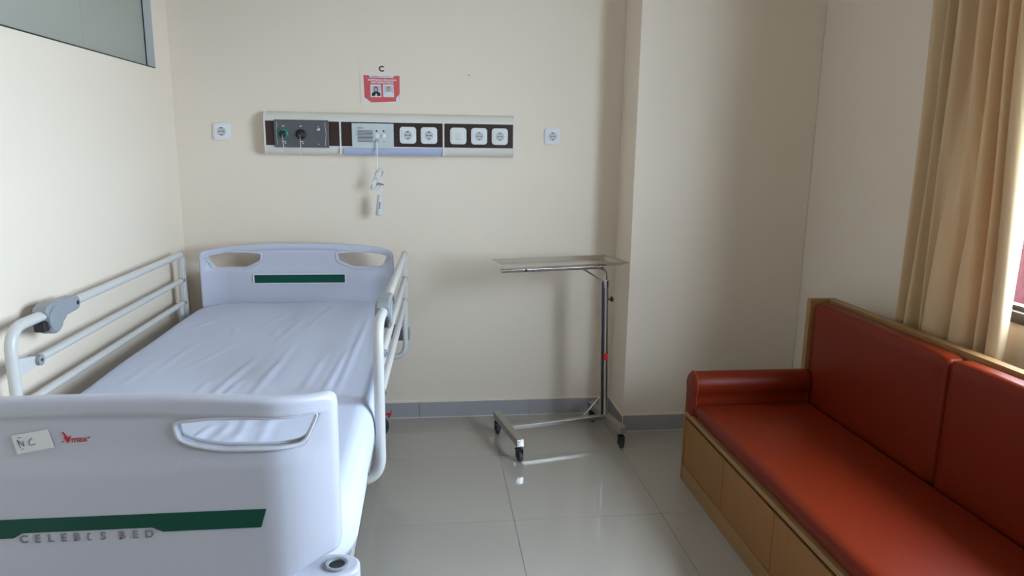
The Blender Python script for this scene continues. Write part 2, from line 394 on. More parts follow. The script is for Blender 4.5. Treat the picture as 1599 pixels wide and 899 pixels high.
for ch, p in zip('CELEB[SBED', pos):
    x = x0+(x1-x0)*p/569; z = P(37, 842).z+(P(233, 833.5).z-P(37, 842).z)*p/569
    bm = NB()
    if ch == '[':
        hh, ww, t = .0072, .0062, .0022
        for a in ((x-ww/2, x-ww/2+t, z-hh, z+hh), (x-ww/2+t, x+ww/2, z-hh, z-hh+t), (x-ww/2+t, x+ww/2, z+hh-t, z+hh)): box(bm, a[0], a[1], YF-.0012, YF, a[2], a[3])
    else: text_bm(bm, ch, .0215, T(x, YF-.0012, z) @ FACE, .0006)
    obj('raised_letter', bm, 'letter', foot, False)
def pz(pts, sc, ox, oy, y): return [at(ox+a/sc, oy+b2/sc, 1, y) for a, b2 in pts]
bm = NB(); yl = YF-.0002+.006*0
ylg = YF+.0060-.0012      # the upper field is recessed
for pts in ([(905, 322), (930, 330), (975, 385), (1000, 440), (985, 470), (960, 410)], [(932, 395), (950, 400), (985, 450), (990, 475), (965, 450)],
            [(1000, 400), (1040, 383), (1025, 410), (1022, 450), (1005, 478), (975, 480), (995, 440)], [(905, 462), (935, 460), (915, 480)], [(1285, 402), (1330, 388), (1300, 420)]):
    prism(bm, pz(pts, 9.406, 0, 640, ylg), (0, .001, 0))
pl = pz([(1162, 438)], 9.406, 0, 640, ylg)[0]; pr = pz([(1045, 445), (1280, 432)], 9.406, 0, 640, ylg)
tb = NB(); text_bm(tb, 'max', .0165, Matrix.Identity(4), .0002); wdt = max(v.co.x for v in tb.verts)-min(v.co.x for v in tb.verts); tb.free()
text_bm(bm, 'max', .0165, T(pl.x, pl.y, pl.z+.001) @ Matrix.Rotation(math.radians(-2.2), 4, 'Y') @ FACE @ Matrix.Scale((pr[1]-pr[0]).length/wdt, 4, (1, 0, 0)), .0002)
obj('maker_logo', bm, 'redprint', foot, False)
# paper note
note = prism(NB(), pz([(160, 380), (697, 283), (795, 548), (255, 652)], 9.406, 0, 640, ylg-.0008), (0, .0006, 0))
note = tag(obj('paper_note', note, 'paper', None, False), 'small white paper note with handwritten letters taped to the footboard', 'note')
bm = NB()
for st in ([(250, 440), (300, 550)], [(250, 440), (355, 530)], [(335, 452), (355, 530)], [(258, 405), (310, 405)], [(315, 580), (356, 564)], [(472, 413), (440, 432), (424, 470), (428, 505), (455, 520), (520, 492)]):
    tube(bm, fillet(pz(st, 9.406, 0, 640, ylg-.001), .006), .0006, 6)
obj('handwriting', bm, 'ink', note)
# headboard insert (inner face)
hyf = HY-.036
bm = prism(NB(), rrect(-.859, -.4255, .7765, .8185, .004, hyf+.003), (0, -.005, 0)); gi = obj('green_insert', bm, 'green', head, False)
bm = tube(NB(), [p+Vector((0, -.003, 0)) for p in rrect(-.861, -.4235, .7745, .8205, .005, hyf)], .0032, 6, closed=True); obj('insert_rim', bm, 'rim', head)
# under-frame
b = NB()
for s in (-1, 1): box(b, XC+s*.40-.02, XC+s*.40+.02, 1.33, 3.46, .47, .52)
for yy in (1.36, 2.0, 2.7, 3.40): box(b, XC-.38, XC+.38, yy-.02, yy+.02, .475, .515)
obj('frame', b, 'frame_grey', bed, False, bevel=.004)
for ya, yb_ in ((1.38, 1.98), (2.0, 2.48), (2.50, 2.68), (2.70, 3.44)):
    obj('deck_panel', box(NB(), XC-.42, XC+.42, ya, yb_, .522, .540), 'plastic', bed, False, bevel=.006)
for yy in (1.85, 2.95):
    b = NB(); box(b, XC-.09, XC+.09, yy-.06, yy+.06, .14, .34); box(b, XC-.07, XC+.07, yy-.045, yy+.045, .34, .475)
    obj('lifting_column', b, 'plastic', bed, False, bevel=.01)
b = NB()
for s in (-1, 1): box(b, XC+s*.36-.025, XC+s*.36+.025, 1.46, 3.44, .135, .175)
for yy in (1.5, 1.85, 2.95, 3.40): box(b, XC-.335, XC+.335, yy-.025, yy+.025, .136, .174)
obj('base_frame', b, 'steel_white', bed, False, bevel=.006)
# casters
wheel_me = fork_me = ped_me = None
for sx in (-1, 1):
    for yy in (1.50, 3.40):
        c0 = Vector((XC+sx*.362, yy, 0)); mw = T(*c0) @ Matrix.Rotation(math.radians(72*sx), 4, 'Z'); mp = T(*c0)
        if wheel_me is None:
            b = NB(); cyl(b, (0, 0, .095), (0, 0, .138), .016); box(b, -.024, .024, -.03, .03, .11, .125); box(b, -.026, -.020, -.022, .022, .045, .115); box(b, .020, .026, -.022, .022, .045, .115)
            o = obj('caster', b, 'housing', bed, True, mw, bevel=.003); fork_me = o.data
            RX = Matrix.Rotation(math.radians(90), 4, 'Y')
            b = lathe(NB(), [(.05, -.016), (.058, -.014), (.0625, -.007), (.0625, .007), (.058, .014), (.05, .016)], 32, T(0, 0, .0628) @ RX)
            w = obj('wheel', b, 'dark', o, True, mw); wheel_me = w.data
            b = lathe(NB(), [(.034, -.0185), (.036, -.015), (.036, .015), (.034, .0185)], 24, T(0, 0, .0628) @ RX); hb_ = obj('hub', b, 'housing', o, True, mw); hub_me = hb_.data
            b = NB(); box(b, .020, .066, -.007, .007, .118, .125); prism(b, [Vector((.058, -.028, .108)), Vector((.064, -.028, .108)), Vector((.076, -.028, .132)), Vector((.070, -.028, .132))], (0, .056, 0))
            p = obj('brake_pedal', b, 'red', o, False, mp, bevel=.001); ped_me = p.data
        else:
            o = link('caster', fork_me, None, bed, True, mw); link('wheel', wheel_me, None, o, True, mw); link('hub', hub_me, None, o, True, mw)
            p = link('brake_pedal', ped_me, None, o, False, mp if sx > 0 else mp @ Matrix.Rotation(math.pi, 4, 'Z'))
        if sx < 0: p.matrix_basis = mp @ Matrix.Rotation(math.pi, 4, 'Z')
        p['label'] = 'red brake pedal'
# corner bumpers with pole sockets
for sx in (-1, 1):
    for head_end in (0, 1):
        hc = Vector((XC+sx*.451, 1.292 if not head_end else 3.520, .60)); so = -1 if not head_end else 1
        y_in = hc.y-so*.045
        cs = [Vector((hc.x-sx*.16, y_in, 0)), Vector((hc.x-sx*.16, hc.y+so*.055, 0)), Vector((hc.x-sx*.02, hc.y+so*.055, 0)), Vector((hc.x+sx*.045, hc.y+so*.02, 0)), Vector((hc.x+sx*.045, hc.y-so*.025, 0)), Vector((hc.x+sx*.01, y_in, 0))]
        loop = fillet(cs[1:]+[cs[0]], .03, 4)
        zt, zb = (.632, .575) if not head_end else (.545, .49)
        b = prism(NB(), [Vector((p.x, p.y, zb)) for p in loop], (0, 0, zt-zb))
        bu = obj('corner_bumper', b, 'plastic', bed, True, bevel=.008, seg=3)
        px, py = hc.x, hc.y
        b = NB(); n = 24; r = [(.0245, 0), (.0245, .004), (.021, .0055), (.0165, .004), (.0155, -.0), (.0155, .0005)]
        rg = []
        for rr, zz in r: rg.append([b.verts.new((px+rr*math.cos(2*math.pi*k/n), py+rr*math.sin(2*math.pi*k/n), zt+zz)) for k in range(n)])
        for A, Bq in zip(rg, rg[1:]):
            for k in range(n): b.faces.new((A[k], A[(k+1) % n], Bq[(k+1) % n], Bq[k]))
        obj('socket_ring', b, 'housing', bu)
        obj('socket_bore', cyl(NB(), (px, py, zt-.01), (px, py, zt+.0012), .0152, 24), 'dark', bu)
# side rails
def side_rail(side):
    if side < 0: X = lambda y: -1.163
    else: X = lambda y: -.1575+(y-2.06)*.0205
    ins = 1 if side < 0 else -1      # towards the mattress
    YN, YFAR = 2.03, 3.415; zt, zm, zl = .932, .812, .705
    V = lambda y, z, dx=0: (X(y)+dx, y, z)
    b = tube(NB(), fillet([V(2.30, zt-.002), V(YN, zt+.002), V(YN, .445), V(YN, .440, ins*.20)], .075, 8), .0158, 14)
    r = obj('side_rail', b, 'steel_white', bed)
    obj('top_bar', tube(NB(), [V(2.24, zt+.002), V(YFAR-.01, zt)], .0150, 12, flat=1.0), 'steel_white', r)
    obj('bar_end_cap', cyl(NB(), V(YFAR-.012, zt), V(YFAR+.004, zt), .0158, 12, .014), 'housing', r)
    for z in (zm, zl):
        yp = 2.145 if z == zm else 2.080; pr_ = (.0165, .017) if side < 0 else (.0125, .0135)
        obj('middle_bar' if z == zm else 'lower_bar', tube(NB(), [V(yp-.010, z), V(YFAR-.03, z)], .0125, 12), 'steel_white', r)
        # flat bracket from the near post to the pivot
        b = NB(); x = X(2.08); t = .006
        pl_ = [Vector((x-t, YN+.005, z+.034)), Vector((x-t, yp-.02, z+.017)), Vector((x-t, yp+.005, z+.010)), Vector((x-t, yp+.005, z-.012)), Vector((x-t, yp-.02, z-.017)), Vector((x-t, YN+.005, z-.022))]
        obj('pivot_bracket', prism(b, pl_, (2*t, 0, 0)), 'steel_white', r, False, bevel=.002)
        pb = obj('pivot_cap', cyl(NB(), V(yp, z, -pr_[1]), V(yp, z, pr_[1]), pr_[0], 16), 'housing', r)
        obj('pivot_bolt', cyl(NB(), V(yp, z, -pr_[1]-.0015), V(yp, z, pr_[1]+.0015), .005, 10), 'dark', pb)
        obj('bar_end_cap', cyl(NB(), V(YFAR-.034, z), V(YFAR-.018, z), .0138, 12, .012), 'housing', r)
        obj('far_pivot', cyl(NB(), V(YFAR-.008, z, -.012), V(YFAR-.008, z, .012), .009, 10), 'housing', r)
    # flat far post
    x = X(YFAR)
    b = NB(); t = .011
    prism(b, [Vector((x-t, YFAR-.016, zt-.012)), Vector((x-t, YFAR+.014, zt-.012)), Vector((x-t, YFAR+.030, .56)), Vector((x-t, YFAR-.018, .56))], (2*t, 0, 0))
    obj('far_post', b, 'steel_white', r, False, bevel=.004)
    # lower far link tube and its grey lock
    b = tube(NB(), fillet([V(3.36, zl-.005, 0), V(3.36, .432, 0), V(3.36, .428, ins*.20)], .06, 8), .0125, 12); obj('link_tube', b, 'steel_white', r)
    b = NB(); box(b, min(x-ins*.02, x+ins*.055), max(x-ins*.02, x+ins*.055), YFAR-.035, YFAR+.035, .505, .562); obj('rail_lock', b, 'housing', r, True, bevel=.01, seg=3)
    # big grey hinge housing on the top bar
    def prof(pts, x0, x1): return prism(NB(), [Vector((x0, p.x, p.y)) for p in fillet([Vector((a, c, 0)) for a, c in pts], .012, 4)], (x1-x0, 0, 0))
    yc = 2.235; x = X(yc)
    hp = [(yc-.035, zt+.000), (yc-.050, zt+.012), (yc-.030, zt+.030), (yc+.02, zt+.036), (yc+.06, zt+.030), (yc+.155, zt+.024), (yc+.168, zt), (yc+.155, zt-.021), (yc+.075, zt-.024), (yc+.060, zt-.036), (yc+.042, zt-.040), (yc+.030, zt-.060), (yc+.0, zt-.066), (yc-.028, zt-.050)]
    h = obj('hinge_housing', prof(hp, x-.021, x+.021), 'housing', r, True, bevel=.007, seg=3)
    obj('hinge_disc', cyl(NB(), (x-.026, yc+.005, zt-.018), (x+.026, yc+.005, zt-.018), .040, 24), 'housing', h, True, bevel=.004)
    obj('hinge_bolt', cyl(NB(), (x-.0225, yc+.145, zt+.001), (x+.0225, yc+.145, zt+.001), .007, 12), 'dark', h)
    b = NB(); box(b, x-.017, x+.017, yc-.055, yc-.022, zt-.048, zt-.016); obj('release_lever', b, 'dark', h, True, bevel=.006)
    r['label'] = 'white tubular folding side rail'
    return r
side_rail(-1); side_rail(1)
# ------------------------------------------------------------------ mattress in its sheet
def mattress():
    x0, x1, y0, y1, ztop = -1.062, -.228, 1.400, 3.445, .688
    rc = .12; NX, NY = 84, 170; bm = NB()
    ridges = []
    rnd = random.Random(3)
    def rid(ua, va, ub, vb, amp, wd): a, b2 = at(ua, va, 2, .69), at(ub, vb, 2, .69); ridges.append((Vector(a[:2]), Vector(b2[:2]), amp, wd))
    for q in ((325, 622, 392, 566, .007, .012), (345, 620, 372, 598, .006, .008), (385, 624, 442, 562, .006, .010), (300, 618, 322, 598, .004, .01), (415, 590, 455, 540, .003, .01), (468, 612, 505, 560, .004, .010), (505, 610, 545, 545, .005, .010), (530, 600, 566, 520, .005, .009), (548, 560, 572, 500, .004, .009), (480, 512, 520, 478, .002, .012),
              (290, 694, 330, 664, .005, .01), (318, 700, 352, 668, .004, .009), (365, 690, 385, 655, .004, .01), (405, 690, 422, 655, .004, .012), (250, 575, 300, 540, .002, .012), (190, 600, 235, 570, .002, .012), (415, 505, 445, 490, .002, .014), (435, 530, 470, 500, .0025, .012), (545, 616, 585, 612, .004, .012), (575, 590, 588, 500, .004, .008)): rid(*q)
    for k in range(16):
        a = Vector((rnd.uniform(-1.0, -.3), rnd.uniform(1.45, 3.3))); ang = rnd.uniform(.9, 1.9); L = rnd.uniform(.1, .35)
        ridges.append((a, a+Vector((math.cos(ang), math.sin(ang)))*L, rnd.uniform(.001, .0025), rnd.uniform(.01, .02)))
    def hgt(x, y):
        h = .0015*math.sin(x*17+y*5)+.0015*math.sin(x*9-y*11+1)
        p = Vector((x, y))
        for a, b2, amp, wd in ridges:
            d = b2-a; L = d.length; t = (p-a).dot(d)/(L*L)
            if -.3 < t < 1.3:
                s_ = (p-a-d*t).length; f = sm(-.3, .25, t)*sm(1.3, .75, t) if t > .5 else sm(-.3, .25, t)
                h += amp*.68*math.exp(-(s_/wd)**2)*f - amp*.25*math.exp(-((s_-wd*1.9)/wd)**2)*f
        return h
    def cornermap(x, y):
        def loc(v, lo, hi, r):
            if v < lo+r: return -(lo+r-v)/r, lo+r
            if v > hi-r: return (v-(hi-r))/r, hi-r
            return 0, v
        a, cx_ = loc(x, x0, x1, rc); b2, cy_ = loc(y, y0, y1, rc)
        if a and b2: return cx_+rc*a*math.sqrt(1-b2*b2/2), cy_+rc*b2*math.sqrt(1-a*a/2)
        return x, y
    G = {}
    for i in range(NX+1):
        for j in range(NY+1):
            x, y = cornermap(x0+(x1-x0)*i/NX, y0+(y1-y0)*j/NY)
            G[i, j] = bm.verts.new((x, y, ztop+hgt(x, y)))
    for i in range(NX):
        for j in range(NY): bm.faces.new((G[i, j], G[i+1, j], G[i+1, j+1], G[i, j+1]))
    bd = [G[i, 0] for i in range(NX)]+[G[NX, j] for j in range(NY)]+[G[i, NY] for i in range(NX, 0, -1)]+[G[0, j] for j in range(NY, 0, -1)]
    n = len(bd); nrm = []
    for k in range(n):
        t = bd[(k+2) % n].co-bd[k-2].co; nrm.append(Vector((t.y, -t.x, 0)).normalized())
    prev = bd
    prof = [(.010, -.001), (.020, -.004), (.028, -.010), (.034, -.019), (.038, -.032), (.040, -.05), (.041, -.07), (.041, -.09), (.038, -.11), (.032, -.128), (.020, -.142), (0, -.147), (-.04, -.147)]
    for q, (of, dz) in enumerate(prof):
        ring = []
        for k in range(n):
            p = bd[k].co; kk = q/(len(prof)-1); fb = sm(0, .5, kk)*sm(1.15, .6, kk)
            right = max(0, nrm[k].x)
            bulge = .013*right*sm(2.9, 1.9, p.y)*fb + .0022*math.sin(k*.13+q*.2)*fb + .0008*math.sin(k*.37+q*.6)*fb
            drop = -.02*sm(2.6, 1.8, p.y)*right*kk*(1 if q < len(prof)-3 else 0)
            ring.append(bm.verts.new((p.x+nrm[k].x*(of+bulge), p.y+nrm[k].y*(of+bulge), min(p.z, ztop+.004)+dz+drop)))
        for k in range(n): bm.faces.new((prev[k], ring[k], ring[(k+1) % n], prev[(k+1) % n]))
        prev = ring
    bm.faces.new(prev)
    o = obj('mattress', bm, 'sheet', None, True, autos=False)
    return tag(o, 'mattress under a wrinkled white fitted sheet lying on the hospital bed', 'mattress')
mattress()
# ------------------------------------------------------------------ stainless instrument stand
st = thing('instrument_stand', 'stainless steel wheeled tray stand with a cantilever tray beside the pillar', 'stand', (.6234, 3.294, 0), math.radians(11.8))
SW = wm(st)
def sp(name, bm, m, parent=st, smooth=True, mw=None, **k): return obj(name, bm, m, parent, smooth, SW if mw is None else SW @ mw, **k)
for s in (-1, 1):
    lg = sp('base_leg', box(NB(), s*.265-.0175, s*.265+.0175, -.190, .190, .076, .112), 'steel_brushed', smooth=False, bevel=.0025)
    for e in (-1, 1): sp('end_cap', box(NB(), s*.265-.0168, s*.265+.0168, min(e*.1895, e*.192), max(e*.1895, e*.192), .0767, .1113), 'chrome', lg, False, bevel=.002)
sp('cross_bar', box(NB(), -.2475, .2475, -.015, .015, .086, .106), 'steel_brushed', smooth=False, bevel=.002)
lean = Matrix.Translation((.252, 0, .11)) @ Matrix.Rotation(math.radians(-1.9), 4, 'Y')
sp('outer_post', cyl(NB(), (.006, 0, 0), (.006, 0, .690), .0130, 20), 'steel', mw=lean)
sp('guide_post', cyl(NB(), (-.020, 0, 0), (-.020, 0, .700), .0055, 14), 'steel', mw=lean)
b = NB(); box(b, -.0155, -.0045, -.004, .004, 0, .690); sp('post_web', b, 'dark', smooth=False, mw=lean)
sp('collar', cyl(NB(), (.006, 0, .662), (.006, 0, .698), .0165, 20), 'chrome', mw=lean)
b = NB(); cyl(b, (.015, 0, .600), (.031, 0, .600), .0035, 10); kb = sp('clamp_knob', b, 'dark', mw=lean)
sp('knob_head', lathe(NB(), [(.006, 0), (.0125, .003), (.0135, .008), (.010, .013), (.005, .014)], 16, T(.030, 0, .600) @ Matrix.Rotation(math.radians(90), 4, 'Y')), 'dark', kb, mw=lean)
b = NB(); n = 10
for k in range(n+1):
    pass
stk = NB()
pts = [(math.radians(-185+140*k/8)) for k in range(9)]
A = [stk.verts.new((.006+.0137*math.cos(a), .0137*math.sin(a), .290)) for a in pts]; B2 = [stk.verts.new((.006+.0137*math.cos(a), .0137*math.sin(a), .325)) for a in pts]
for k in range(8): stk.faces.new((A[k], A[k+1], B2[k+1], B2[k]))
sk = sp('red_sticker', stk, 'red', mw=lean)
# elbow + long arm below the tray
barz = .877
b = tube(NB(), fillet([(.232, 0, .770), (.232, 0, barz-.004), (-.02, 0, barz)], .045, 8), .0088, 14); sp('elbow_tube', b, 'chrome')
b = NB(); box(b, -.310, .205, -.013, .013, barz-.0085, barz+.0075); sp('tray_arm', b, 'steel', smooth=False, bevel=.004)
b = NB(); cyl(b, (-.19, -.016, barz), (-.19, .016, barz), .006, 12); sp('arm_bolt', b, 'chrome')
sp('upper_brace', tube(NB(), [(.205, 0, .812), (.105, 0, barz-.006)], .0045, 10), 'chrome')
sp('lower_brace', tube(NB(), [(.228, 0, .205), (.140, 0, .112)], .005, 10), 'steel_white' if 0 else 'chrome')
# tray: flat floor with flared rim
b = NB(); hx, hy, ix_, iy_ = .305, .128, .272, .096; zt, zb = .914, .8965; cx0, cy0 = -.012, .002
def ringv(a, c, z): return [b.verts.new((cx0+x, cy0+y, z)) for x, y in ((-a, -c), (a, -c), (a, c), (-a, c))]
r0, r1, r2, r3 = ringv(hx, hy, zt), ringv(ix_, iy_, zb+.0012), ringv(hx+.001, hy+.001, zt-.0015), ringv(ix_, iy_, zb)
for k in range(4):
    q = (k+1) % 4; b.faces.new((r0[k], r0[q], r1[q], r1[k])); b.faces.new((r2[k], r3[k], r3[q], r2[q])); b.faces.new((r0[k], r2[k], r2[q], r0[q]))
b.faces.new(r1); b.faces.new(r3[::-1]); sp('tray', b, 'steel', smooth=False)
cm = {}
for sx in (-1, 1):
    for sy in (-1, 1):
        mw = T(sx*.265, sy*.172, 0) @ Matrix.Rotation(math.radians({(-1, -1): 8, (-1, 1): -6, (1, -1): -12, (1, 1): 30}[sx, sy]), 4, 'Z')
        if not cm:
            b = NB(); cyl(b, (0, 0, .060), (0, 0, .077), .011, 14); box(b, -.015, .015, -.016, .016, .054, .062); box(b, -.0145, -.0115, -.018, .008, .020, .056); box(b, .0115, .0145, -.018, .008, .020, .056)
            o = sp('caster', b, 'dark', mw=mw, bevel=.0015); cm['f'] = o.data
            b = lathe(NB(), [(.019, -.0095), (.0225, -.008), (.0235, -.004), (.0235, .004), (.0225, .008), (.019, .0095)], 24, T(0, -.006, .0237) @ Matrix.Rotation(math.radians(90), 4, 'Y'))
            w = sp('wheel', b, 'wheel', o, mw=mw); cm['w'] = w.data
        else:
            o = link('caster', cm['f'], None, st, True, SW @ mw); link('wheel', cm['w'], None, o, True, SW @ mw)
# ------------------------------------------------------------------ sofa
SX0, SXB, SY1, SY0 = 1.10, 1.745, 2.838, 1.165
so = thing('sofa', 'orange-red leatherette sofa bench on an oak storage base with cabinet doors', 'sofa', (1.4, 2.0, 0))
b = NB(); box(b, SX0, SXB, SY0+.02, SY1-.02, 0, .072); obj('plinth', b, 'wood_edge', so, False, bevel=.002)
for y0, y1 in ((SY1-.020, SY1), (SY0, SY0+.020)): obj('end_panel', box(NB(), SX0, SXB, y0, y1, 0, .322), 'wood', so, False, bevel=.002)
obj('top_rail', box(NB(), SX0-.002, SXB, SY0+.0205, SY1-.0205, .304, .323), 'wood_edge', so, False, bevel=.002)
obj('gap_shade_block', box(NB(), SX0+.0125, SXB, SY0+.0205, SY1-.0205, .0725, .3035), 'black', so, False)  # solid black filler behind the doors, painting in the shade of their gaps
nd = 4; dw = (SY1-SY0-.041)/nd
for k in range(nd):
    ya = SY0+.0205+k*dw; obj('cabinet_door', box(NB(), SX0+.003, SX0+.012, ya+.0014, ya+dw-.0014, .0745, .288), 'wood', so, False, bevel=.001)
obj('seat_cushion', cushion(NB(), SX0+.006, 1.622, SY0+.088, SY1-.090, .3235, .386, .026, (0, 0, .006), 22), 'leather', so)
ym_ = 1.990
for ya, yb_ in ((ym_+.002, SY1-.030), (SY0+.030, ym_-.002)):
    obj('back_cushion', cushion(NB(), 1.632, 1.706, ya, yb_, .340, .806, .022, (.008, 0, .004), 18), 'leather', so)
obj('back_board', box(NB(), 1.708, SXB, SY0+.0305, SY1-.0305, .323, .820), 'wood_edge', so, False, bevel=.002)
for y0, y1 in ((SY1-.030, SY1-.0), (SY0, SY0+.030)): obj('back_end_panel', box(NB(), 1.622, SXB, y0, y1, .3225, .820), 'wood_edge', so, False, bevel=.0025)
def arm(y0, y1, sgn):
    # rolled arm: D-shaped section along X, front covered with a leatherette disc
    x0, x1 = SX0+.002, 1.6215; ym = (y0+y1)/2; w = (y1-y0)/2; sec = []
    outer = y1 if sgn > 0 else y0; inner = y0 if sgn > 0 else y1
    for k in range(21):
        a = math.radians(-35+250*k/20); sec.append((ym+(w+.004)*math.cos(a), .452+.060*math.sin(a)))
    sec = [(ym+w-.004, .3235), (ym+w-.002, .40)]+sec+[(ym-w+.002, .40), (ym-w+.004, .3235)]
    b = NB(); xs = [(0, .86), (.004, .93), (.010, .975), (.02, 1)]+[((x1-x0)*t, 1) for t in (.2, .4, .6, .8, 1)]; rings = []
    for dx, s_ in xs:
        rings.append([b.verts.new((x0+dx, ym+(y-ym)*s_, .42+(z-.42)*(s_ if z > .42 else 1))) for y, z in sec])
    for A_, B_ in zip(rings, rings[1:]):
        for k in range(len(sec)-1): b.faces.new((A_[k], A_[k+1], B_[k+1], B_[k]))
        b.faces.new((A_[-1], A_[0], B_[0], B_[-1]))
    b.faces.new(rings[0]); b.faces.new(rings[-1][::-1])
    a_ = obj('armrest', b, 'leather', so)
    obj('piping', tube(NB(), [(x0+.014, ym+(y-ym)*1.0, z) for y, z in sec], .0028, 6), 'seam', a_)
arm(SY1-.093, SY1+.004, 1); arm(SY0-.004, SY0+.093, -1)
# ------------------------------------------------------------------ curtain
cu = thing('curtain', 'beige pleated floor-length curtain hanging behind the sofa', 'curtain', (1.81, 2.2, .1))
botY = [2.500, 2.486, 2.472, 2.455, 2.440, 2.418, 2.400, 2.372, 2.355, 2.338, 2.318, 2.265, 2.232, 2.207, 2.190, 2.140, 2.108, 2.092, 2.070, 2.056, 2.044, 2.012, 1.975, 1.984, 2.010, 2.030]
botX = [1.835, 1.805, 1.792, 1.828, 1.795, 1.790, 1.832, 1.835, 1.796, 1.825, 1.785, 1.782, 1.800, 1.842, 1.788, 1.778, 1.792, 1.836, 1.790, 1.794, 1.835, 1.778, 1.786, 1.812, 1.838, 1.846]
topY = [2.505, 2.488, 2.460, 2.432, 2.412, 2.395, 2.385, 2.372, 2.350, 2.325, 2.305, 2.275, 2.245, 2.222, 2.200, 2.185, 2.160, 2.148, 2.125, 2.100, 2.085, 2.060, 2.020, 1.990, 2.000, 2.020]
topX = [1.840, 1.800, 1.790, 1.815, 1.842, 1.800, 1.790, 1.836, 1.795, 1.788, 1.830, 1.838, 1.792, 1.785, 1.845, 1.800, 1.785, 1.842, 1.795, 1.788, 1.840, 1.785, 1.782, 1.808, 1.840, 1.848]
def catm(a, t):
    n = len(a)-1; i = min(int(t*n), n-1); f = t*n-i; p = [a[max(0, min(n, i+k))] for k in (-1, 0, 1, 2)]
    return .5*(2*p[1]+(p[2]-p[0])*f+(2*p[0]-5*p[1]+4*p[2]-p[3])*f*f+(3*p[1]-p[0]-3*p[2]+p[3])*f**3)
b = NB(); NU, NV = 25*7, 48; z0, z1 = .06, 2.46; gr = []
for j in range(NV+1):
    z = z0+(z1-z0)*j/NV; k = sm(.75, 2.05, z); row = []
    for i in range(NU+1):
        t = i/NU; y = catm(botY, t)*(1-k)+catm(topY, t)*k; x = (1.812+(catm(botX, t)-1.812)*1.25)*(1-k)+(1.812+(catm(topX, t)-1.812)*1.6)*k
        x += .003*math.sin(z*4+t*20); row.append(b.verts.new((max(1.752, min(x, 1.868)), y+.003*math.sin(z*3.1+t*9), z)))
    gr.append(row)
for A_, B_ in zip(gr, gr[1:]):
    for i in range(NU): b.faces.new((A_[i], A_[i+1], B_[i+1], B_[i]))
me_o = obj('cloth', b, 'curtain', cu, True, autos=False)
sd = me_o.modifiers.new('thickness', 'SOLIDIFY'); sd.thickness = .0012
for i in range(13):
    y = 2.49-.04*i; b = NB(); tube(b, [(1.815+.013*math.cos(a), y, 2.4785+.0125*math.sin(a)) for a in [2*math.pi*k/12 for k in range(12)]], .0018, 6, closed=True); obj('curtain_ring', b, 'chrome', cu)
rod = tag(obj('curtain_rod', cyl(NB(), (1.815, .15, 2.480), (1.815, 2.62, 2.480), .009, 14), 'chrome', None), 'straight chrome curtain rod above the window', 'rod')
for y in (.25, 1.4, 2.55): obj('rod_bracket', box(NB(), 1.815, XR, y-.012, y+.012, 2.468, 2.477), 'chrome', rod, False)
# ------------------------------------------------------------------ bed-head service panel
CY = 3.594
CU0, CU1, CX0, CX1 = 410.0, 803.0, -.797, .4148
def cx(u): return at(u, 212, 1, CY).x
con = thing('bed_head_panel', 'long white wall panel with sockets, gas outlets and nurse call above the bed', 'wall panel', ((CX0+CX1)/2, 3.64, 1.39))
zT, zB = 1.5975, 1.393
prof = [(YH, zT-.004), (YH-.02, zT), (YH-.036, zT-.004), (YH-.050, zT-.016), (CY+.002, zT-.034), (CY, zT-.042), (CY, 1.432), (CY+.001, 1.426), (CY+.008, 1.410), (CY+.022, zB+.004), (YH-.022, zB), (YH, zB+.002)]
obj('housing', prism(NB(), [Vector((CX0+.003, y, z)) for y, z in prof], (CX1-CX0-.006, 0, 0)), 'alu', con)
for xa in (CX0, CX1-.0035):
    obj('end_plate', prism(NB(), [Vector((xa, y-(.002 if y < YH else 0), z+(.0015 if z > 1.5 else -.0015))) for y, z in prof], (.0035, 0, 0)), 'white_pl', con, False)
bz0, bz1 = 1.4375, 1.5530
for ua, ub in ((415.3, 529.8), (533.2, 690.8), (694, 800.8)): obj('laminate_strip', box(NB(), cx(ua), cx(ub), CY-.0022, CY+.001, bz0, bz1), 'brown', con, False)
for u in (531.5, 692.4): obj('divider', box(NB(), cx(u)-.0036, cx(u)+.0036, CY-.0055, CY+.001, 1.398, bz1+.003), 'white_pl', con, False, bevel=.001)
for za, zb2 in ((bz1+.0005, bz1+.0055), (bz0-.0055, bz0-.0005)): obj('strip_edge', box(NB(), CX0+.004, CX1-.004, CY-.0035, CY+.001, za, zb2), 'white_pl', con, False, bevel=.001)
b = NB(); prism(b, [Vector((cx(536), y, z)) for y, z in ((CY-.004, 1.4315), (CY-.0055, 1.424), (CY+.004, 1.404), (CY+.016, zB+.001), (CY+.03, zB+.003), (CY+.01, 1.42), (CY+.005, 1.4315))], (cx(690.6)-cx(536), 0, 0)); obj('light_diffuser', b, 'diffuser', con)
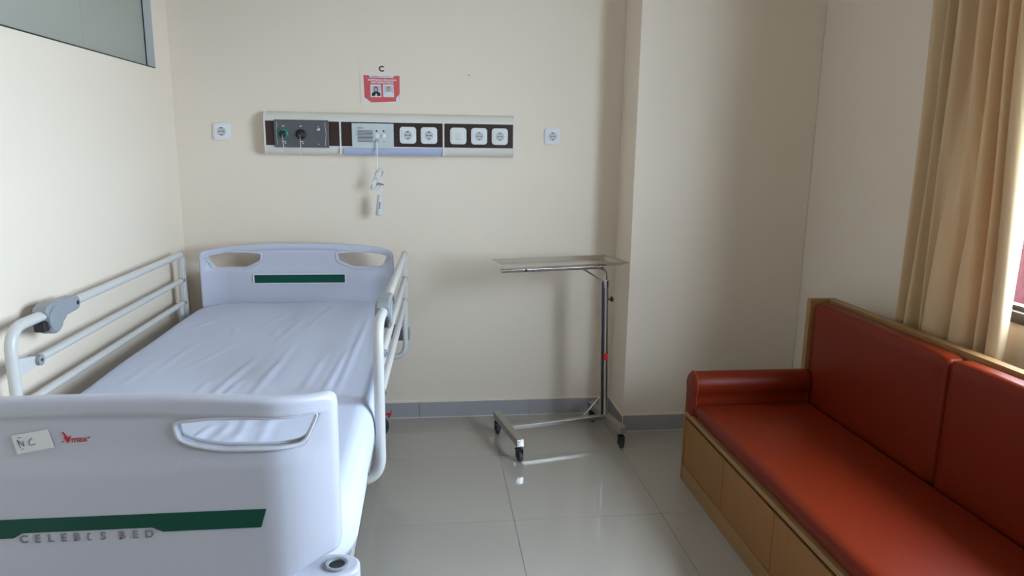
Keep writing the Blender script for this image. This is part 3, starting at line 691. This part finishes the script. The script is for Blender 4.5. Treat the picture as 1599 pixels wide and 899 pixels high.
# gas outlet plate
gx0, gx1 = cx(429.2), cx(514); gp = obj('gas_outlet_plate', prism(NB(), rrect(gx0, gx1, 1.4285, 1.5590, .004, CY-.0023), (0, -.010, 0)), 'gas_grey', con, False, bevel=.0015)
gp['label'] = 'grey metallic gas outlet plate'
yg = CY-.0123
for xa in (gx0+.010, gx1-.012):
    obj('bright_trim', tube(NB(), [(xa+(.004 if xa < cx(470) else -.004)*(0 if abs(t-.5) < .3 else 1), yg-.0008, 1.437+.112*t) for t in (0, .15, .5, .85, 1)], .0012, 6), 'chrome', gp)
RXm = Matrix.Rotation(math.radians(90), 4, 'X')
def disc(bm, x, y, z, prof, n=24): return lathe(bm, prof, n, T(x, y, z) @ RXm)      # profile height grows towards -Y
for u, m_, r in ((443.3, 'teal', .0255), (470.5, 'dark', .0245)):
    x = cx(u); z = 1.4905
    o = obj('gas_outlet', disc(NB(), x, yg, z, [(r, 0), (r, .010), (r-.003, .014), (r-.007, .015), (r-.008, .012)]), m_, gp)
    obj('outlet_core', disc(NB(), x, yg, z, [(r-.009, .004), (r-.009, .020), (r-.013, .024), (.006, .025)]), 'dark', o)
    obj('outlet_pin', tube(NB(), [(x, yg-.023, z), (x+.0005, yg-.034, z-.004), (x+.002, yg-.036, z-.010), (x+.009-.004*(m_ == 'dark'), yg-.030, 1.394)], .0022, 8), 'chrome', o)
    obj('outlet_mark', box(NB(), x-.004, x+.006, yg-.0008, yg+.001, 1.527, 1.531), 'rim', gp, False)
    obj('outlet_mark', box(NB(), x-.002, x+.012, yg-.0008, yg+.001, 1.4545, 1.458), 'rim', gp, False)
    obj('outlet_mark', box(NB(), x+.006, x+.012, yg-.0008, yg+.001, 1.445, 1.4495), 'rim', gp, False)
b = NB(); x = cx(498.5); disc(b, x, yg, 1.5145, [(.008, 0), (.008, .004), (.005, .006)], 14); obj('plate_lock', b, 'chrome', gp)
for z in (1.5285, 1.4450): obj('plate_screw', disc(NB(), x, yg, z, [(.0045, 0), (.004, .002), (.002, .0024)], 10), 'steel', gp)
# nurse call plate
nx0, nx1 = cx(549.8), cx(614.8); cp = obj('call_plate', prism(NB(), rrect(nx0, nx1, 1.4285, 1.5480, .003, CY-.0023), (0, -.008, 0)), 'call_grey', con, False, bevel=.0015)
cp['label'] = 'pale grey nurse call plate'
yn = CY-.0103
obj('speaker_field', box(NB(), cx(559), cx(582.3), yn-.0006, yn+.001, 1.4580, 1.5160), 'well', cp, False)
for k in range(9):
    z = 1.4605+k*.00635; obj('grille_slat', box(NB(), cx(559), cx(582.3), yn-.003, yn-.0004, z, z+.0027), 'slot', cp, False)
obj('call_mark', box(NB(), cx(558), cx(568), yn-.0006, yn+.001, 1.5235, 1.5260), 'dark', cp, False)
obj('microphone_hole', disc(NB(), cx(556.3), yn, 1.4935, [(.0018, 0), (.0016, .0006)], 8), 'dark', cp)
for u in (588.6, 599.3):
    obj('indicator', disc(NB(), cx(u), yn, 1.5115, [(.0042, 0), (.004, .0016), (.002, .0026)], 12), 'dark', cp)
    obj('call_button', disc(NB(), cx(u), yn, 1.4890, [(.0108, 0), (.0105, .003), (.008, .0045)], 20), 'rim', cp)
obj('call_mark', box(NB(), cx(597.5), cx(602), yn-.0006, yn+.001, 1.4600, 1.4625), 'letter', cp, False)
b = NB(); box(b, cx(586), cx(591.5), yn-.006, yn+.001, 1.4570, 1.4705); obj('handset_jack', b, 'hole', cp, True, bevel=.002)
obj('lower_lip', box(NB(), nx0+.001, nx1-.001, yn-.0025, yn+.001, 1.4290, 1.4330), 'call_grey', cp, False)
# sockets and switch (shared meshes)
sock = {}
def socket(parent, x, y, z, size=.081, top=None):
    mw = T(x, y, z); h = size/2; made = []
    if size not in sock:
        d = {}
        b = NB(); prism(b, rrect(-h, h, -h, h, .016, 0), (0, -.007, 0)); o = obj('power_socket', b, 'white_pl', parent, True, mw, bevel=.003, seg=3); d['p'] = o.data
        k = h*.80; b = NB(); prism(b, rrect(-k, k, -k, k, .010, -.006), (0, -.0035, 0)); q = obj('inner_plate', b, 'white_pl', o, True, mw, bevel=.0015); d['i'] = q.data
        b = NB(); n = 28; rr = [(.0205, .0098), (.0200, .0105), (.0190, .0104), (.0180, .0097)]
        lathe(b, [(.0215, .009), (.0213, .0102), (.0195, .0108), (.0185, .0100), (.0183, .0097)], n, RXm); w = obj('socket_well', b, 'well', o, True, mw); d['w'] = w.data
        b = NB()
        for dx in (-.0095, 0, .0095): cyl(b, (dx, -.0102, 0), (dx, -.0109, 0), .0030 if dx else .0022, 10)
        for dz in (-.0165, .0165): box(b, -.0035, .0035, -.0118, -.0095, dz-.0022, dz+.0022)
        c = obj('contact', b, 'dark', o, True, mw); d['c'] = c.data; sock[size] = d
        return o
    d = sock[size]; o = link('power_socket', d['p'], None, parent, True, mw); md = o.modifiers.new('bevel', 'BEVEL'); md.width = .003; md.segments = 3; md.limit_method = 'ANGLE'; md.harden_normals = True
    for nm, kk in (('inner_plate', 'i'), ('socket_well', 'w'), ('contact', 'c')): link(nm, d[kk], None, o, True, mw)
    return o
zs = 1.4940
for u in (637, 669.8, 748, 780.2): socket(con, cx(u), CY-.0022, zs)
xw = cx(715.5)
sw = obj('light_switch', prism(NB(), rrect(xw-.0405, xw+.0405, zs-.0405, zs+.0405, .016, CY-.0022), (0, -.007, 0)), 'white_pl', con, True, bevel=.003, seg=3)
obj('inner_plate', prism(NB(), rrect(xw-.032, xw+.032, zs-.032, zs+.032, .010, CY-.0082), (0, -.0035, 0)), 'white_pl', sw, True, bevel=.0015)
b = NB(); prism(b, [Vector((xw-.0125, y, z)) for y, z in ((CY-.0112, zs-.020), (CY-.0125, zs-.020), (CY-.0165, zs-.012), (CY-.0122, zs+.018), (CY-.0112, zs+.018))], (.025, 0, 0)); obj('rocker', b, 'alu', sw, False, bevel=.0008)
# free-standing wall sockets
for u, v, lab in ((346, 205, 'white wall socket beside the room corner near the frosted pane'), (863, 213, 'white wall socket between the service panel and the pillar')):
    p = at(u, v, 1, YH-.005); o = socket(None, p.x, YH, p.z, .084); tag(o, lab, 'socket', 'single wall sockets')
# ------------------------------------------------------------------ call handset
hs = thing('call_handset', 'white pear-push nurse call handset hanging on a coiled cord from the panel', 'handset', tuple(at(592, 336, 1, 3.60)))
yc = 3.572; Q = lambda u, v, y=yc: at(u, v, 1, y)
pa = [Vector((cx(588.7), yn-.0068, 1.4635)), Vector((cx(588.7), yn-.016, 1.462)), Q(588.8, 232), Q(589, 250), Q(588.7, 264)]
obj('cord', tube(NB(), fillet(pa, .01), .0028, 8), 'rim', hs)
def loop(cu_, cv_, a, b2, rot, n=40, ph=0):
    out = []
    for k in range(n):
        t = 2*math.pi*k/n+ph; dx, dy = a*math.cos(t), b2*math.sin(t); r = math.radians(rot)
        out.append(Q(cu_+dx*math.cos(r)-dy*math.sin(r), cv_+dx*math.sin(r)+dy*math.cos(r), yc-.004+.006*math.sin(t*2+ph)))
    return out
for k, (cu_, cv_, a, b2, rot) in enumerate(((593.5, 270, 5.2, 8.2, 22), (592, 271, 5.8, 8.6, 15), (586, 286, 3.6, 10.8, 24), (584, 287.5, 4.2, 9.2, 20), (589, 280, 5.5, 15.5, 24), (588, 291, 7.2, 4.2, -12))):
    obj('cord_loop', tube(NB(), loop(cu_, cv_, a, b2, rot, ph=k*.7), .0023, 7, closed=True), 'rim', hs)
obj('cord_tie', tube(NB(), [Q(585.5, 275.5, yc-.012), Q(590, 277.5, yc-.014), Q(593, 279.5, yc-.012)], .0036, 8), 'white_pl', hs)
obj('cord_clip', tube(NB(), [Q(588.5, 287.5, yc-.010), Q(593, 286.5, yc-.013), Q(599.5, 288.5, yc-.010)], .0032, 8), 'letter', hs)
obj('cord', tube(NB(), fillet([Q(592, 288), Q(595.2, 294), Q(593.6, 301), Q(593.3, 307)], .01), .0025, 8), 'rim', hs)
t0, t1 = Q(593.2, 304.5), Q(592.0, 336); ax = (t1-t0); L = ax.length; ax.normalize()
rotm = Vector((0, 0, 1)).rotation_difference(ax).to_matrix().to_4x4()
b = lathe(NB(), [(.007, 0), (.0115, .002), (.0128, .012), (.0132, .03), (.0148, .05), (.0160, L-.022), (.0185, L-.012), (.0185, L-.004), (.0150, L)], 20, T(*t0) @ rotm)
hb2 = obj('handset_body', b, 'diffuser', hs); hb2.data.materials.clear(); hb2.data.materials.append(M['call_grey'])
m0, m1 = Q(593.0, 313, yc-.0148), Q(592.6, 329, yc-.0172)
b = NB(); prism(b, [m0+Vector((-.0058, 0, 0)), m0+Vector((.0058, 0, 0)), m1+Vector((.0058, 0, 0)), m1+Vector((-.0058, 0, 0))], (0, .003, 0)); lb = obj('handset_label', b, 'paper', hb2, False)
m0, m1 = Q(593.0, 315, yc-.0153), Q(592.7, 326.5, yc-.0176)
b = NB(); prism(b, [m0+Vector((-.0024, 0, 0)), m0+Vector((.0024, 0, 0)), m1+Vector((.0024, 0, 0)), m1+Vector((-.0024, 0, 0))], (0, .002, 0)); obj('label_print', b, 'ink', hb2, False)
# ------------------------------------------------------------------ bed letter sign
def px(pts, y, sc=11.24, ox=550, oy=90): return [at(ox+a/sc, oy+c/sc, 1, y) for a, c in pts]
y0 = YH-.0022
sg = tag(obj('wall_sign', prism(NB(), px([(130, 135), (905, 150), (895, 850), (150, 830)], y0), (0, .002, 0)), 'clear', None, False), 'clear sleeve with the letter C and a red notice pinned above the service panel', 'sign')
b = NB(); pc = px([(512, 200)], y0-.0006)[0]; text_bm(b, 'C', .036, T(*pc) @ FACE, .0016); obj('bed_letter', b, 'dark', sg, False)
obj('notice_sheet', prism(NB(), px([(182, 290), (835, 305), (850, 795), (205, 785)], y0-.0004), (0, .0004, 0)), 'poster_white', sg, False)
obj('notice_print', prism(NB(), px([(195, 305), (290, 308), (310, 345), (715, 355), (735, 318), (830, 322), (832, 640), (775, 700), (770, 770), (340, 785), (270, 725), (218, 700)], y0-.0008), (0, .0004, 0)), 'poster_red', sg, False)
obj('corner_print', prism(NB(), px([(225, 705), (262, 715), (335, 775), (322, 778), (262, 728)], y0-.001), (0, .0003, 0)), 'letter', sg, False)
obj('corner_print', prism(NB(), px([(818, 660), (834, 655), (838, 745), (824, 740)], y0-.001), (0, .0003, 0)), 'photo_bg', sg, False)
def line_text(s, a, c, size, m_, nm):
    tb = NB(); text_bm(tb, s, size, Matrix.Identity(4), .0002); w = max(v.co.x for v in tb.verts)-min(v.co.x for v in tb.verts); tb.free()
    pa_, pb_ = px([a, c], y0-.0012); mid = (pa_+pb_)/2; L_ = (pb_-pa_).length; an = math.atan2(-(pb_.z-pa_.z), pb_.x-pa_.x)
    b = NB(); text_bm(b, s, size, T(*mid) @ Matrix.Rotation(an, 4, 'Y') @ FACE @ Matrix.Scale(L_/w, 4, (1, 0, 0)), .0005); return obj(nm, b, m_, sg, False)
line_text('SAMPAIKAN KELUHAN', (275, 388), (770, 400), .0125, 'poster_white', 'notice_text')
line_text('DAN SARAN ANDA', (325, 432), (722, 442), .0125, 'poster_white', 'notice_text')
obj('header_bar', prism(NB(), px([(335, 322), (468, 325), (468, 338), (335, 335)], y0-.001), (0, .0003, 0)), 'letter', sg, False)
obj('header_bar', prism(NB(), px([(490, 325), (678, 328), (678, 337), (490, 334)], y0-.001), (0, .0003, 0)), 'hole', sg, False)
for k, ox_ in enumerate((0, 222)):
    f = obj('photo_frame', prism(NB(), px([(318+ox_, 470), (500+ox_, 472), (515+ox_, 695), (325+ox_, 690)], y0-.0011), (0, .0003, 0)), 'poster_white', sg, False)
    obj('photo_print', prism(NB(), px([(338+ox_, 492), (492+ox_, 494), (498+ox_, 676), (340+ox_, 674)], y0-.0014), (0, .0003, 0)), 'photo_bg', f, False)
    dk = 'dark' if k == 0 else 'poster_white'
    def ell(cx_, cy_, a, c, y, n=18): return px([(cx_+a*math.cos(2*math.pi*t/n), cy_+c*math.sin(2*math.pi*t/n)) for t in range(n)], y)
    obj('portrait_body', prism(NB(), px([(342+ox_, 672), (345+ox_, 622), (380+ox_, 602), (400+ox_, 590), (440+ox_, 590), (460+ox_, 602), (492+ox_, 622), (496+ox_, 672)], y0-.0017), (0, .0003, 0)), dk, f, False)
    if k == 0: obj('portrait_collar', prism(NB(), px([(400, 672), (415, 632), (432, 632), (437, 672)], y0-.0020), (0, .0003, 0)), 'poster_white', f, False)
    obj('portrait_head', prism(NB(), ell(414+ox_-(0 if k == 0 else 2), 555, 38, 50, y0-.0020), (0, .0003, 0)), 'dark' if k == 0 else 'skin_print', f, False)
    obj('portrait_face', prism(NB(), ell(414+ox_-2, 560, 26, 34, y0-.0023), (0, .0003, 0)), 'skin_print', f, False)
    if k: obj('portrait_hair', prism(NB(), px([(600, 545), (605, 515), (634, 503), (662, 515), (668, 545), (650, 525), (618, 525)], y0-.0026), (0, .0003, 0)), 'letter', f, False)
# nail in the wall
p = at(732, 118, 1, YH)
tag(obj('wall_nail', cyl(NB(), (p.x, YH, p.z), (p.x, YH-.012, p.z+.002), .0022, 8), 'letter', None), 'tiny dark nail in the cream wall beside the red notice', 'nail')
# ------------------------------------------------------------------ outside the window
pb = thing('neighbour_building', 'crimson pink painted building outside the window', 'building', (9.5, 9, -3.2))
obj('facade', box(NB(), 8.0, 12, 2, 18, -3.2, .55), 'pink', pb, False)
obj('parapet', box(NB(), 7.9, 12.1, 1.9, 18.1, .55, .75), 'white_grout', pb, False)
for k in range(5):
    y = 3.4+k*3.2; wn = obj('window', box(NB(), 7.95, 8.0, y-.6, y+.6, -2.45, -1.35), 'ground', pb, False)
    for sy in (-1, 1): obj('window_pane', box(NB(), 7.94, 7.95, y+sy*.29-.26, y+sy*.29+.26, -2.38, -1.42), 'frame_dark', wn, False)
struct(obj('ground', box(NB(), XR+.6, 40, -25, 40, -3.4, -3.2), 'ground', None, False))
struct(obj('added_sky_shade', box(NB(), XR+.15, XR+.48, -1.2, 4.6, WZ1+.02, WZ1+.14), 'ground', None, False))  # unseen overhang, added to cut steep sky light through the window
